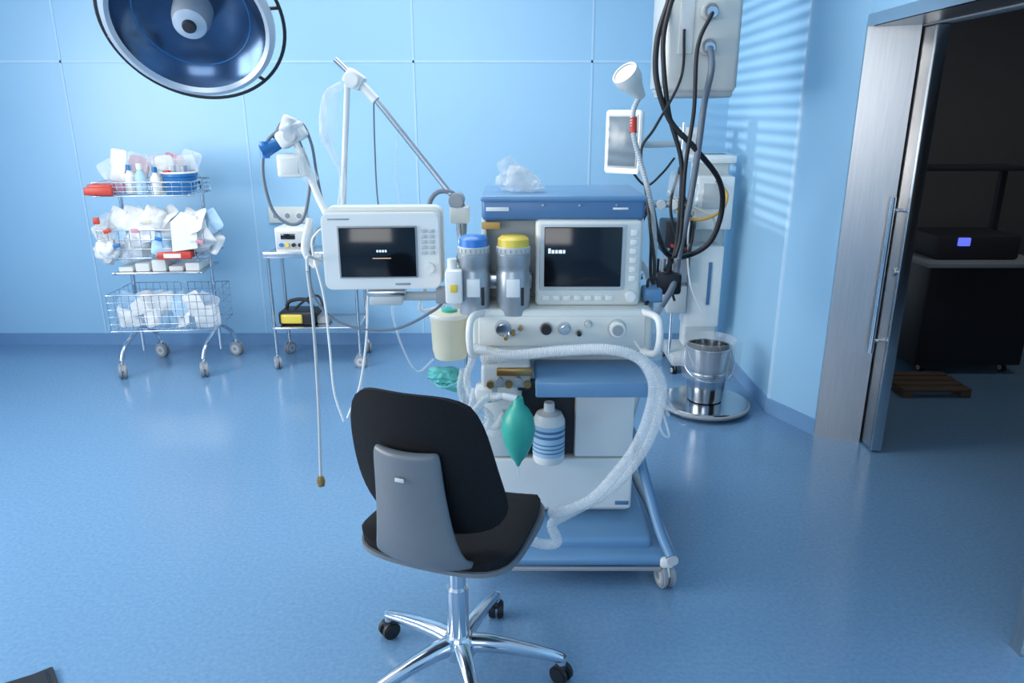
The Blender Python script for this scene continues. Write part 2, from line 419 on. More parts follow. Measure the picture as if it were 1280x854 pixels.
# ------------------------------------------------------------------ supply cart
g = G('supply_cart', (-2.19, 4.62, 0), rot=math.radians(4))
for i, x in enumerate((-0.25, 0.25)):
    g.tube('post_%d' % i, [(x, 0.05, 0.10), (x, 0.05, 1.20)], 0.013, M_chrome, straight=True)
    g.tube('foot_bow_%d' % i, [(x-0.03, -0.22, 0.115), (x-0.02, -0.17, 0.19), (x, -0.03, 0.25), (x, 0.05, 0.26), (x, 0.13, 0.24), (x+0.03, 0.2, 0.18), (x+0.05, 0.22, 0.115)], 0.014, M_chrome)
    g.caster('caster_front_%d' % i, x-0.03, -0.22, 0.048, 0.03, M_steel2, 0.4, mw=M_grey)
    g.caster('caster_back_%d' % i, x+0.05, 0.22, 0.048, 0.03, M_steel2, 1.2, mw=M_grey)
    for j, z in enumerate((1.14, 0.74, 0.66)):
        g.tube('bracket_%d_%d' % (i, j), [(x, 0.05, z), (x, -0.18, z)], 0.008, M_chrome, straight=True)
g.tube('cross_bar', [(-0.25, 0.05, 0.27), (0.25, 0.05, 0.27)], 0.011, M_chrome, straight=True)
g.tube('top_bar', [(-0.25, 0.05, 1.19), (0.25, 0.05, 1.19)], 0.011, M_chrome, straight=True)
basket(g, 'basket_upper', -0.30, 0.27, -0.18, 0.15, 1.13, 1.21, M_chrome)
basket(g, 'basket_middle', -0.31, 0.31, -0.2, 0.15, 0.76, 0.93, M_chrome)
basket(g, 'basket_lower', -0.32, 0.31, -0.2, 0.18, 0.30, 0.53, M_chrome, nx=14, nz=5, r=0.002)
g.box('shelf', -0.27, 0.27, -0.18, 0.15, 0.655, 0.668, M_steel2, 0.003)
g.box('red_label_holder', -0.34, -0.18, -0.215, -0.19, 1.14, 1.185, M_red, 0.006)
g.box('red_label_backing', -0.33, -0.19, -0.19, -0.12, 1.135, 1.20, M_red, 0.006)
for i, (x, y, h, r) in enumerate(((-0.13, -0.05, .16, .035), (-0.05, -0.10, .17, .034), (-0.21, 0.02, .2, .035), (0.0, 0.05, .2, .035), (0.045, -.12, .15, .03))):
    g.lathe('bottle_%d' % i, [(0, 0), (r, 0), (r, h*.65), (r*.45, h*.8), (r*.45, h), (0, h)], (x, y, 1.135), (M_white, M_pouchb, M_pink, M_white, M_offw)[i])
    g.lathe('bottle_cap_%d' % i, [(r*.5, h*.86), (r*.5, h+.01), (0, h+.01)], (x, y, 1.135), (M_blueP, M_white, M_white, M_red, M_blueP)[i])
g.lathe('blue_bin', [(0, 0), (.085, 0), (.098, .10), (.104, .105), (.104, .12), (.094, .12), (.085, .02), (0, .01)], (0.165, -0.06, 1.135), M_blueP)
g.lathe('bin_rim_white', [(.100, .119), (.107, .122), (.107, .130), (.096, .132)], (0.165, -0.06, 1.135), M_white)
g.lathe('blue_bin_inner_cup', [(0, .08), (.06, .08), (.07, .20), (.06, .205), (0, .19)], (0.165, -0.05, 1.135), M_clear)
for i in range(5):
    g.cyl('blue_capped_tube_%d' % i, (.12+.022*i, -.07+.02*(i % 2), 1.22), (.12+.022*i, -.07+.02*(i % 2), 1.29+.01*(i % 3)), .010, (M_white, M_blueP, M_clear)[i % 3], seg=12)
g.cyl('orange_cap', (0.12, -0.13, 1.25), (0.12, -0.13, 1.275), 0.022, M_red)
random.seed(3)
def U(a, b_): return random.uniform(a, b_)
for i in range(9):
    g.pouch('upper_packet_%d' % i, (-0.26+.06*i+U(-.02, .02), .02+U(-.06, .08), 1.24+U(-.02, .06)), U(.09, .14), U(.14, .20), .014, (math.radians(90+U(-25, 20)), U(-.5, .5), U(-.5, .5)), (M_clear, M_pouch, M_pink, M_clear)[i % 4], i)
g.blob('clear_bag_top', (0.03, .03, 1.31), .10, .07, .06, M_clear, .30, 11)
for i in range(30):
    x = -0.29+0.62*(i % 10)/9+U(-.03, .03); z = 0.83+0.075*(i//10)+U(-.03, .03)
    if x > .1 and i//10 == 2: z -= .03
    g.pouch('supply_packet_%d' % i, (x, -0.08+U(-.10, .06), z), U(.10, .16), U(.12, .19), U(.012, .026),
            (math.radians(U(40, 100)), U(-.7, .7), U(-.9, .9)), (M_pouch, M_bag, M_clear, M_bag, M_pouch, M_pouchb)[i % 6], i+30)
for i in range(4):
    g.blob('film_bag_%d' % i, (-0.27+.18*i, -.12, .87+U(-.03, .05)), .085, .06, .075, (M_clear, M_bag)[i % 2], .3, i+61)
g.blob('overhanging_bag', (-.27, -.2, .80), .075, .05, .075, M_bag, .3, 77)
g.prism('hanging_wrap', [(0.12, 0.80), (0.27, 0.82), (0.285, 1.01), (0.2, 1.04), (0.13, 0.98)], (0, -0.2, 0), (1, 0, 0), (0, 0, 1), .01, M_white)
for i, (x, z, mm) in enumerate(((-.20, .84, M_blueP), (-.08, .93, M_pink), (.05, .88, M_blueP), (-.24, .93, M_red), (.0, .98, M_beige), (.29, .86, M_pink))):
    g.box('printed_label_%d' % i, x-.022, x+.022, -.222, -.216, z-.012, z+.012, mm, .002, rot=Matrix.Rotation(.3*(i % 3)-.3, 3, 'Y'))
g.box('red_box', .03, .23, -0.225, -0.12, 0.755, 0.80, M_red, .006)
g.box('red_box_label', .07, .17, -0.2265, -0.224, 0.765, 0.79, M_white, .0)
g.box('small_red_tag', -.315, -.28, -.215, -.20, .97, 1.01, M_red, .003)
for i in range(5):
    g.box('folded_pack_%d' % i, -0.24+i*.1, -0.155+i*.1, -0.15, 0.1, 0.669, 0.70+0.02*(i % 3), (M_white, M_pouch)[i % 2], .006)
for i in range(14):
    g.pouch('drape_packet_%d' % i, (-0.25+.083*(i % 7), -0.10+U(-.04, .06), 0.37+.08*(i//7)), U(.11, .15), U(.12, .16), .018,
            (math.radians(U(60, 100)), U(-.5, .5), U(-.5, .5)), (M_pouch, M_clear, M_bag, M_pouchb)[i % 4], i+90)

# ------------------------------------------------------------------ instrument table with devices
g = G('instrument_table', (-1.26, 4.74, 0), rot=math.radians(2))
for i, (x, y) in enumerate(((-.28, -.16), (.26, -.16), (-.28, .16), (.26, .16))):
    g.tube('leg_%d' % i, [(x, y, .10), (x, y, .74)], .011, M_steel2, straight=True)
    g.caster('caster_%d' % i, x, y, .042, .024, M_steel2, .5+i, mw=M_grey)
g.box('top_shelf', -.30, .28, -.18, .18, .735, .755, M_steel2, .004)
g.box('top_lip', -.30, .28, -.184, -.176, .735, .775, M_steel2, .002)
g.box('lower_shelf', -.29, .27, -.17, .17, .265, .28, M_steel2, .004)
g = G('electrosurgical_unit', (-1.40, 4.74, .756))
g.box('case', -.10, .10, -.1, .1, .0, .155, M_white, .008)
g.box('front_panel', -.09, .09, -.108, -.098, .02, .135, M_lgrey, .004)
for i in range(4): g.cyl('knob_%d' % i, (-.06+.04*i, -.108, .05), (-.06+.04*i, -.122, .05), .012, (M_bluebr, M_yel, M_bplast, M_bplast)[i])
g.box('display', -.06, .03, -.112, -.106, .085, .12, M_screen, .002)
g = G('suction_pump', (-1.40, 4.70, .281))
g.box('body', -.12, .12, -.09, .09, 0, .09, M_bplast, .02, 3)
g.box('yellow_front', -.10, .04, -.105, -.085, .015, .075, M_yel, .01, 3)
g.tube('carry_handle', [(-.09, 0, .08), (-.06, 0, .14), (.05, 0, .15), (.10, 0, .08)], .012, M_bplast)
g.tube('lead', [(.1, -.05, .05), (.17, -.08, .11), (.14, -.03, .18), (.06, 0, .16), (-.02, -.05, .1)], .008, M_rubber)
g.box('accessory', .12, .2, -.05, .05, 0, .05, M_grey, .01)

g = G('wall_socket_panel', (-1.54, 5.08, .93))
g.box('plate', -.13, .13, -.0, .02, -.05, .06, M_offw, .004)
for i in range(3):
    g.cyl('socket_%d' % i, (-.08+.08*i, -.004, 0), (-.08+.08*i, .003, 0), .028, M_white)
    g.cyl('socket_hole_%d' % i, (-.08+.08*i, -.006, 0), (-.08+.08*i, -.003, 0), .018, M_grey)

# ------------------------------------------------------------------ anesthesia machine (front at y ~ 2.4)
g = G('anesthesia_machine', (0.17, 2.7, 0), world=True)
g.box('base_plate', -.12, .50, 2.28, 3.05, .10, .165, M_lblue, .02, 3)
g.box('base_front_lip', -.02, .56, 2.22, 2.34, .085, .13, M_lblue, .02, 3)
g.box('base_lip_shadow_gap', 0.0, .52, 2.215, 2.225, .075, .088, M_grey, .002)
g.tube('base_side_rail', [(.46, 2.85, .40), (.475, 2.6, .40), (.485, 2.45, .34), (.52, 2.3, .20), (.55, 2.21, .135)], .018, M_lblue)
g.tube('base_side_bar', [(.50, 3.0, .13), (.54, 2.6, .13), (.555, 2.2, .125)], .02, M_lgrey)
for i, (x, y) in enumerate(((.54, 2.24), (-.10, 2.40), (.50, 3.0), (-.2, 3.0))):
    g.caster('caster_%d' % i, x, y, .045, .034, M_white, .25+i, top=.12, mw=M_grey)
    g.box('caster_cap_%d' % i, x-.025, x+.025, y-.03, y+.03, .085, .125, M_white, .012)
g.box('cabinet', -.10, .44, 2.47, 3.0, .165, .80, M_white, .012, 3)
g.box('lower_front', -.10, .44, 2.42, 2.475, .20, .405, M_white, .01, 3)
g.box('drawer_front', .225, .435, 2.42, 2.475, .412, .70, M_white, .008)
g.box('drawer_pull', .27, .39, 2.412, 2.425, .655, .675, M_lgrey, .004)
g.box('left_front', -.095, .035, 2.42, 2.475, .412, .70, M_offw, .008)
g.box('recess_back', .035, .225, 2.455, 2.475, .41, .72, M_dark, .0)
g.box('recess_top', .02, .23, 2.40, 2.47, .675, .715, M_bplast, .006)
g.box('logo_plate', .38, .43, 2.417, 2.421, .22, .235, M_blue, .001)
g.box('tray', .075, .445, 2.18, 2.5, .745, .785, M_lblue, .014, 3)
g.box('tray_lip', .075, .445, 2.176, 2.19, .738, .79, M_lblue, .006)
g.box('cabinet_top_block', -.08, .44, 2.42, 2.9, .70, .84, M_lgrey, .01)
g.box('control_panel', -.135, .465, 2.335, 2.9, .835, .985, M_offw, .016, 3)
g.box('control_panel_face', -.11, .44, 2.328, 2.34, .86, .965, M_offw, .006)
for i, (x, z, r, mm) in enumerate(((.112, .925, .017, M_bplast), (.172, .925, .017, M_chrome), (.345, .925, .026, M_white), (-.03, .925, .022, M_chrome), (.25, .94, .009, M_lgrey), (.22, .91, .007, M_bplast))):
    g.cyl('panel_knob_%d' % i, (x, 2.33, z), (x, 2.30, z), r, mm, bev=.003)
    g.torus('panel_knob_ring_%d' % i, (x, 2.328, z), r+.004, .002, M_lgrey, (0, 1, 0))
g.cyl('gauge_dial', (.345, 2.299, .925), (.345, 2.297, .925), .018, M_grey)
for i in range(5): g.cyl('flow_fitting_%d' % i, (-.02+.012*i, 2.32, .90+.008*i), (-.02+.012*i, 2.29, .90+.008*i), .007, (M_brass, M_chrome)[i % 2], seg=10)
for sx, nm in ((.452, 'right'), (-.112, 'left')):
    sg = 1 if sx > 0 else -1
    g.tube('handle_'+nm, [(sx-.02*sg, 2.35, .975), (sx+.015*sg, 2.30, .97), (sx+.025*sg, 2.28, .94), (sx+.025*sg, 2.28, .88), (sx+.015*sg, 2.30, .845), (sx-.02*sg, 2.35, .84)], .012, M_white)
g.box('upper_body', -.095, .432, 2.52, 2.85, .98, 1.275, M_lgrey, .01)
g.box('upper_left_cheek', -.10, -.085, 2.44, 2.86, .98, 1.275, M_offw, .004)
g.box('upper_right_cheek', .418, .436, 2.44, 2.86, .98, 1.275, M_offw, .004)
g.box('vaporizer_rail', -.2, .07, 2.44, 2.49, 1.03, 1.08, M_steel2, .006)
g.box('screen_module', .078, .425, 2.385, 2.6, .985, 1.268, M_offw, .014, 3)
g.box('screen_bezel', .09, .372, 2.378, 2.39, 1.04, 1.258, M_lgrey, .006)
g.box('screen', .105, .358, 2.374, 2.38, 1.053, 1.25, M_screen, .003)
for i in range(6): g.box('softkey_%d' % i, .385, .408, 2.378, 2.388, 1.07+.03*i, 1.09+.03*i, M_white, .003)
for i in range(7): g.box('menu_key_%d' % i, .10+.035*i, .125+.035*i, 2.378, 2.388, 1.005, 1.022, M_white, .003)
g.cyl('rotary_knob', (.392, 2.388, 1.022), (.392, 2.36, 1.022), .018, M_white, bev=.004)
for i, (a, b_) in enumerate(((0, .008), (.011, .02), (.023, .031), (.034, .045), (.048, .055))):
    g.box('screen_text_%d' % i, .118+a, .118+b_, 2.372, 2.3745, 1.165, 1.176+(.005 if i == 0 else 0), M_txtw, 0)
g.box('lid', -.10, .437, 2.425, 2.80, 1.262, 1.335, M_blue, .016, 3)
g.box('lid_top_lip', -.105, .442, 2.42, 2.805, 1.325, 1.345, M_lblue, .01, 3)
g.box('lid_badge', -.085, -.01, 2.422, 2.427, 1.295, 1.308, M_white, .001)
g.box('lid_badge_right', .33, .38, 2.422, 2.427, 1.30, 1.307, M_white, .001)
for i in range(3): g.cyl('lid_screw_%d' % i, (.10+.12*i, 2.419, 1.315), (.10+.12*i, 2.425, 1.315), .004, M_steel2, seg=10)
g.box('orange_sticker', -.10, -.04, 2.432, 2.436, 1.235, 1.258, M_orange, .001)
def vaporizer(nm, x, y, cap, r=.052):
    g.lathe(nm+'_body', [(0, .965), (r*.95, .965), (r*.95, 1.0), (r, 1.01), (r, 1.10), (r*.95, 1.105), (r*.95, 1.125), (r*1.02, 1.13), (r*1.02, 1.165), (r*.93, 1.17)], (x, y, 0), M_dial)
    g.lathe(nm+'_dial', [(r*.95, 1.168), (r*1.0, 1.172), (r*1.0, 1.187), (r*.93, 1.19)], (x, y, 0), M_lgrey)
    g.lathe(nm+'_cap', [(r*.93, 1.188), (r*.90, 1.213), (r*.7, 1.222), (0, 1.224)], (x, y, 0), cap)
    g.box(nm+'_label', x-.022, x+.022, y-r-.006, y-r+.01, 1.03, 1.09, M_white, .003)
    g.box(nm+'_sight_glass', x+.025, x+.035, y-r*.85-.004, y-r*.5, 1.0, 1.06, M_dark, .002)
    g.box(nm+'_mount', x-.02, x+.02, y+r*.7, 2.5, 1.05, 1.16, M_steel2, .004)
    for i in range(10):
        a = math.pi+i*math.pi/10+.15
        g.cyl(nm+'_tick_%d' % i, (x+math.cos(a)*r, y+math.sin(a)*r, 1.173), (x+math.cos(a)*r, y+math.sin(a)*r, 1.185), .0018, M_grey, seg=6)
vaporizer('vaporizer_a', -.125, 2.38, M_bluebr, .052)
vaporizer('vaporizer_b', .004, 2.38, M_yel, .056)
g.box('filler_block', -.215, -.16, 2.31, 2.40, 1.01, 1.12, M_white, .008)
g.box('filler_yellow', -.20, -.175, 2.304, 2.315, 1.05, 1.075, M_yel, .003)
g.cyl('filler_cap', (-.195, 2.36, 1.12), (-.195, 2.36, 1.15), .016, M_offw)
g.box('filler_bracket', -.20, -.13, 2.38, 2.46, .975, 1.05, M_lgrey, .006)
g.box('breathing_block', -.10, .06, 2.24, 2.44, .745, .825, M_lgrey, .014, 3)
for i in range(5):
    g.cyl('block_fitting_%d' % i, (-.07+.03*i, 2.235, .765+.012*(i % 2)), (-.07+.03*i, 2.22, .765+.012*(i % 2)), .012, (M_brass, M_dial)[i % 2], seg=14)
g.box('brass_manifold', -.05, .065, 2.225, 2.25, .792, .818, M_brass, .005)
g.lathe('apl_valve', [(0, 0), (.022, 0), (.022, .03), (.016, .035), (.016, .05), (0, .05)], (-.07, 2.28, .825), M_brass)
g.lathe('absorber_canister', [(0, .55), (.05, .55), (.058, .57), (.058, .73), (.05, .745), (0, .745)], (-.04, 2.34, 0), M_clear)
g.box('block_port', -.12, -.06, 2.22, 2.30, .70, .75, M_white, .01)
g.tube('bag_arm', [(-.06, 2.26, .74), (-.06, 2.22, .72), (-.03, 2.2, .735), (.015, 2.19, .73)], .012, M_wtube)
g.lathe('reservoir_bag', [(0, .49), (.006, .495), (.012, .51), (.030, .535), (.048, .58), (.056, .625), (.05, .665), (.034, .695), (.02, .71), (.015, .735), (0, .736)], (.02, 2.19, 0), M_green)
g.tube('bag_tail', [(.02, 2.19, .495), (.022, 2.188, .45)], .004, M_clear, straight=True)
g.lathe('disinfectant_bottle', [(0, .42), (.052, .42), (.056, .43), (.056, .575), (.045, .60), (.02, .61), (.018, .64), (0, .64)], (.13, 2.385, 0), M_white)
g.lathe('disinfectant_label', [(.0568, .45), (.0568, .565)], (.13, 2.385, 0), M_pouchb)
for i, z in enumerate((.465, .48, .495, .52, .54)):
    g.lathe('label_line_%d' % i, [(.0573, z), (.0573, z+(.005 if i < 3 else .010))], (.13, 2.385, 0), M_blue)
g.box('right_side_rail', .442, .455, 2.5, 2.9, 1.05, 1.08, M_steel2, .003)
g.tube('rear_gas_hose', [(.44, 2.8, 1.1), (.55, 2.9, .95), (.56, 3.0, .5), (.48, 2.95, .18)], .012, M_wtube)
g.tube('mains_lead', [(.51, 2.7, 1.18), (.51, 2.6, 1.09), (.49, 2.5, 1.01), (.45, 2.4, .985)], .006, M_rubber)
g.box('blue_sensor', .445, .51, 2.42, 2.50, .985, 1.035, M_lblue, .012, 3)
g.tube('blue_sensor_loop', [(.46, 2.45, 1.03), (.465, 2.45, 1.06), (.49, 2.45, 1.065), (.50, 2.45, 1.03)], .005, M_rubber)
g.pouch('hanging_clear_bag', (.49, 2.47, .86), .09, .20, .018, (math.radians(92), 0, .2), M_clear, 5)
g.tube('hanging_bag_cord', [(.49, 2.47, .95), (.49, 2.47, 1.0)], .003, M_wtube, straight=True)
g.tube('breathing_hose_a', [(-.12, 2.25, .88), (0, 2.2, .875), (.15, 2.15, .905), (.29, 2.1, .925), (.38, 2.08, .90), (.42, 2.05, .83), (.41, 2.05, .73), (.37, 2.02, .64), (.31, 2.0, .56), (.24, 1.98, .49), (.16, 1.97, .455), (.12, 2.0, .43)], .0165, M_hose, cor=.055, pitch=.007, seg=12)
g.tube('breathing_hose_b', [(-.10, 2.22, .85), (.15, 2.2, .885), (.34, 2.15, .90), (.45, 2.12, .83), (.45, 2.1, .71), (.40, 2.1, .57), (.30, 2.08, .46), (.18, 2.05, .40), (.125, 2.02, .38), (.14, 2.0, .33), (.10, 2.0, .32), (.05, 2.0, .335)], .0165, M_hose, cor=.055, pitch=.007, seg=12)
g.tube('hose_c', [(-.16, 2.3, .79), (-.17, 2.3, .72), (-.14, 2.3, .64), (-.06, 2.27, .60), (-.02, 2.25, .66)], .014, M_hose, cor=.06, pitch=.008)
g.tube('hose_d', [(-.12, 2.25, .74), (-.13, 2.2, .68), (-.08, 2.2, .73), (-.03, 2.2, .735)], .013, M_hose, cor=.06, pitch=.008)
g.tube('hose_e', [(-.13, 2.3, .83), (-.15, 2.28, .76), (-.12, 2.24, .70), (-.07, 2.2, .66), (-.10, 2.22, .60)], .012, M_hose, cor=.06, pitch=.008)
g.tube('sample_line', [(.40, 2.3, .89), (.46, 2.2, .80), (.47, 2.15, .65), (.50, 2.15, .62), (.48, 2.2, .7)], .004, M_clear)
for i in range(4):
    g.tube('bag_strip_%d' % i, [(.46+.01*i, 2.3, .80), (.47+.015*i, 2.28, .70), (.47+.025*i, 2.26, .62+.01*i)], .006, M_clear)
g.lathe('suction_jar', [(0, .71), (.06, .71), (.068, .74), (.072, .85), (.075, .86), (.075, .885), (.06, .89), (0, .89)], (-.235, 2.68, 0), M_beige)
g.lathe('suction_jar_lid', [(.077, .872), (.079, .875), (.079, .882), (.077, .888)], (-.235, 2.68, 0), M_offw)
g.lathe('suction_jar_port', [(0, .885), (.03, .885), (.03, .90), (.012, .905), (0, .905)], (-.235, 2.68, 0), M_green)
g.box('jar_bracket', -.25, -.08, 2.70, 2.76, .76, .80, M_steel2, .004)
g.tube('jar_hose', [(-.235, 2.68, .89), (-.24, 2.66, .95), (-.17, 2.62, .96), (-.1, 2.6, .92)], .008, M_clear)
g.blob('teal_mask_bundle', (-.25, 2.62, .655), .065, .05, .032, M_teal, .35, 4)
for i in range(3): g.torus('teal_coil_%d' % i, (-.24+.015*i, 2.60, .65-.012*i), .05-.006*i, .005, M_teal, (.2*i-.2, -.4, 1))
g.tube('left_stand_leg', [(-.16, 2.7, .80), (-.19, 2.72, .5), (-.2, 2.78, .16)], .012, M_steel2)
g.tube('left_back_leg', [(-.1, 2.9, .3), (-.32, 2.95, .22), (-.40, 3.0, .12)], .014, M_steel2)
g.caster('caster_side', -.40, 3.0, .045, .03, M_steel2, .6, top=.12, mw=M_grey)
g.blob('clear_plastic_wrap', (.015, 2.56, 1.385), .062, .05, .045, M_clear, .35, 8)
g.pouch('clear_wrap_sheet', (.03, 2.52, 1.39), .10, .08, .015, (1.1, .3, .2), M_clear, 3)
g.pouch('clear_wrap_sheet_b', (-.005, 2.55, 1.41), .07, .10, .012, (1.3, -.5, .4), M_clear, 6)
g.blob('clear_plastic_wrap_small', (.075, 2.54, 1.365), .035, .035, .02, M_clear, .35, 9)

# ------------------------------------------------------------------ patient monitor on bracket arm
g = G('patient_monitor', (-.43, 2.42, 1.165), rot=math.radians(3))
PM = g.e
g.prism('housing', rrect(.40, .27, .03), (0, .07, 0), (-1, 0, 0), (0, 0, 1), .085, M_offw, .008)
g.prism('front_bezel', rrect(.385, .255, .026), (0, .0, 0), (1, 0, 0), (0, 0, 1), .016, M_white, .004)
g.box('rear_case', -.14, .14, .06, .15, -.10, .10, M_lgrey, .02, 3)
g.box('screen_surround', -.142, .118, -.022, -.014, -.088, .085, M_grey, .004)
g.box('screen', -.136, .112, -.024, -.018, -.083, .080, M_screen, .002)
g.box('screen_text_line', -.03, .03, -.0255, -.0235, -.022, -.019, M_txto, 0)
for i in range(4): g.box('screen_title_%d' % i, -.016+.009*i, -.010+.009*i, -.0255, -.0235, .0, .007, M_txtw, 0)
for i in range(5):
    for j in range(2): g.box('key_%d_%d' % (i, j), .130+.025*j, .149+.025*j, -.021, -.013, -.01+.018*i, .001+.018*i, M_lgrey, .002)
g.cyl('rotary_knob', (.155, -.014, -.055), (.155, -.035, -.055), .018, M_white, bev=.003)
g.box('alarm_bar', -.17, -.10, -.018, -.012, .105, .110, M_grey, .001)
g.box('brand_strip', .04, .09, -.018, -.014, -.113, -.106, M_grey, .001)
g.box('bracket_plate', -.06, .07, .0, .10, -.155, -.137, M_steel2, .004)
g.box('bracket_module', -.05, .06, -.01, .08, -.185, -.155, M_lgrey, .006)
g.tube('support_arm', [(0, .05, -.165), (.12, .06, -.17), (.22, .05, -.165), (.30, .08, -.16)], .016, M_lgrey)
g.box('arm_clamp', .17, .23, .02, .09, -.19, -.14, M_grey, .006)

# ------------------------------------------------------------------ hose support arms
g = G('hose_support_arm', (-.35, 2.75, 1.3), world=True)
g.tube('diagonal_arm', [(-.63, 2.8, 1.785), (-.51, 2.8, 1.67), (-.22, 2.7, 1.32)], .010, M_steel2, straight=True, seg=14)
g.tube('diagonal_sleeve', [(-.57, 2.8, 1.728), (-.49, 2.79, 1.645)], .017, M_white, straight=True, seg=14)
g.cyl('pivot_knob', (-.57, 2.76, 1.715), (-.57, 2.84, 1.715), .028, M_white, bev=.004)
g.box('pivot_block', -.60, -.53, 2.77, 2.83, 1.69, 1.745, M_white, .01, rot=Matrix.Rotation(.6, 3, 'Y'))
g.tube('drop_tube', [(-.585, 2.78, 1.72), (-.60, 2.79, 1.6), (-.635, 2.8, 1.28), (-.63, 2.75, 1.1)], .011, M_wtube)
g.tube('drop_hose', [(-.60, 2.76, 1.70), (-.66, 2.76, 1.66), (-.68, 2.75, 1.55), (-.65, 2.75, 1.46), (-.62, 2.75, 1.38), (-.64, 2.75, 1.25)], .013, M_clear)
g.pouch('clear_sleeve', (-.65, 2.74, 1.59), .06, .20, .012, (math.radians(90), .2, .1), M_liner, 12)
g.cyl('lower_joint', (-.20, 2.66, 1.30), (-.20, 2.74, 1.30), .028, M_grey, bev=.004)
g.tube('clamp_post', [(-.20, 2.72, 1.30), (-.19, 2.72, 1.15), (-.17, 2.68, 1.07), (-.06, 2.66, 1.06)], .012, M_steel2)
g.box('clamp_block', -.225, -.155, 2.66, 2.74, 1.22, 1.28, M_offw, .008)
g.tube('dark_hose', [(-.30, 2.7, 1.26), (-.295, 2.7, 1.30), (-.265, 2.7, 1.33), (-.215, 2.7, 1.325), (-.18, 2.7, 1.28), (-.176, 2.7, 1.18), (-.2, 2.66, 1.08)], .009, M_gtube)
g.tube('thin_line', [(-.50, 2.8, 1.65), (-.505, 2.8, 1.5), (-.505, 2.8, 1.29), (-.48, 2.78, 1.12)], .003, M_gtube)
g.tube('thin_line_2', [(-.41, 2.78, 1.56), (-.43, 2.78, 1.4), (-.42, 2.78, 1.28)], .003, M_clear)

g = G('ventilator_hose_holder', (-.72, 2.62, 1.4), world=True)
g.tube('arm', [(-.74, 2.6, 1.52), (-.70, 2.6, 1.40), (-.66, 2.58, 1.30), (-.60, 2.56, 1.20), (-.5, 2.54, 1.12)], .013, M_white)
g.box('holder_head', -.80, -.70, 2.57, 2.64, 1.50, 1.56, M_white, .014, 3, rot=Matrix.Rotation(-.5, 3, 'Y'))
g.box('holder_box', -.80, -.71, 2.56, 2.63, 1.39, 1.47, M_white, .012, 3)
g.box('holder_box_plate', -.785, -.725, 2.553, 2.562, 1.405, 1.455, M_offw, .003)
g.cyl('holder_joint', (-.745, 2.56, 1.53), (-.745, 2.65, 1.53), .024, M_lgrey, bev=.004)
g.pouch('wrapped_filter', (-.74, 2.57, 1.56), .07, .06, .016, (1.2, .4, .3), M_bag, 2)
g.pouch('wrapped_mask', (-.70, 2.56, 1.43), .05, .12, .016, (1.4, -.3, .5), M_clear, 6)
g.cyl('blue_connector', (-.85, 2.58, 1.475), (-.79, 2.60, 1.505), .026, M_blueP, .018, bev=.003)
g.cyl('blue_connector_tip', (-.84, 2.58, 1.455), (-.84, 2.58, 1.51), .016, M_bluebr)
g.tube('tubing_loop', [(-.79, 2.6, 1.55), (-.84, 2.6, 1.50), (-.86, 2.6, 1.40), (-.84, 2.6, 1.28), (-.79, 2.6, 1.23), (-.74, 2.6, 1.24), (-.71, 2.6, 1.32), (-.70, 2.6, 1.42), (-.73, 2.6, 1.52)], .006, M_gtube)
g.tube('tubing_loop_2', [(-.82, 2.62, 1.52), (-.78, 2.62, 1.575), (-.72, 2.62, 1.57), (-.69, 2.62, 1.50), (-.68, 2.62, 1.40), (-.66, 2.6, 1.28)], .005, M_gtube)
g.tube('white_wrap', [(-.70, 2.56, 1.25), (-.71, 2.5, 1.16), (-.68, 2.5, 1.10), (-.66, 2.48, 1.14)], .012, M_bag)

g = G('monitor_cables', (-.55, 2.46, 1.0), world=True)
g.tube('hanging_probe_rod', [(-.65, 2.3, 1.12), (-.645, 2.3, .96), (-.65, 2.3, .68), (-.664, 2.3, .39)], .005, M_lgrey)
g.lathe('probe_tip', [(0, -.022), (.012, -.018), (.015, 0), (.010, .018), (0, .02)], (-.664, 2.3, .38), M_brass)
g.tube('probe_hook', [(-.65, 2.3, 1.12), (-.655, 2.33, 1.16), (-.65, 2.38, 1.15), (-.62, 2.44, 1.12)], .005, M_lgrey)
g.tube('white_line_a', [(-.62, 2.46, 1.24), (-.65, 2.45, 1.22), (-.67, 2.45, 1.17), (-.643, 2.45, 1.0), (-.637, 2.45, .83), (-.633, 2.45, .655), (-.607, 2.45, .54)], .004, M_wtube)
g.tube('white_line_b', [(-.48, 2.5, 1.06), (-.50, 2.5, 1.02), (-.516, 2.5, .845), (-.551, 2.5, .66), (-.60, 2.48, .54)], .004, M_wtube)
g.tube('grey_loop', [(-.62, 2.5, 1.23), (-.666, 2.5, 1.215), (-.70, 2.5, 1.09), (-.684, 2.5, .975), (-.593, 2.5, .89), (-.425, 2.5, .87), (-.281, 2.5, .935), (-.223, 2.5, .99)], .005, M_gtube)
g.tube('white_line_c', [(-.40, 2.52, 1.03), (-.434, 2.6, .95), (-.434, 2.6, .88), (-.402, 2.6, .76), (-.361, 2.65, .66), (-.30, 2.68, .70)], .004, M_clear)
g.tube('white_line_d', [(-.3, 2.5, 1.02), (-.33, 2.55, .93), (-.26, 2.6, .93), (-.2, 2.5, 1.0)], .005, M_wtube)
bpy.context.view_layer.update()
g.e.parent = PM; g.e.matrix_parent_inverse = PM.matrix_world.inverted()

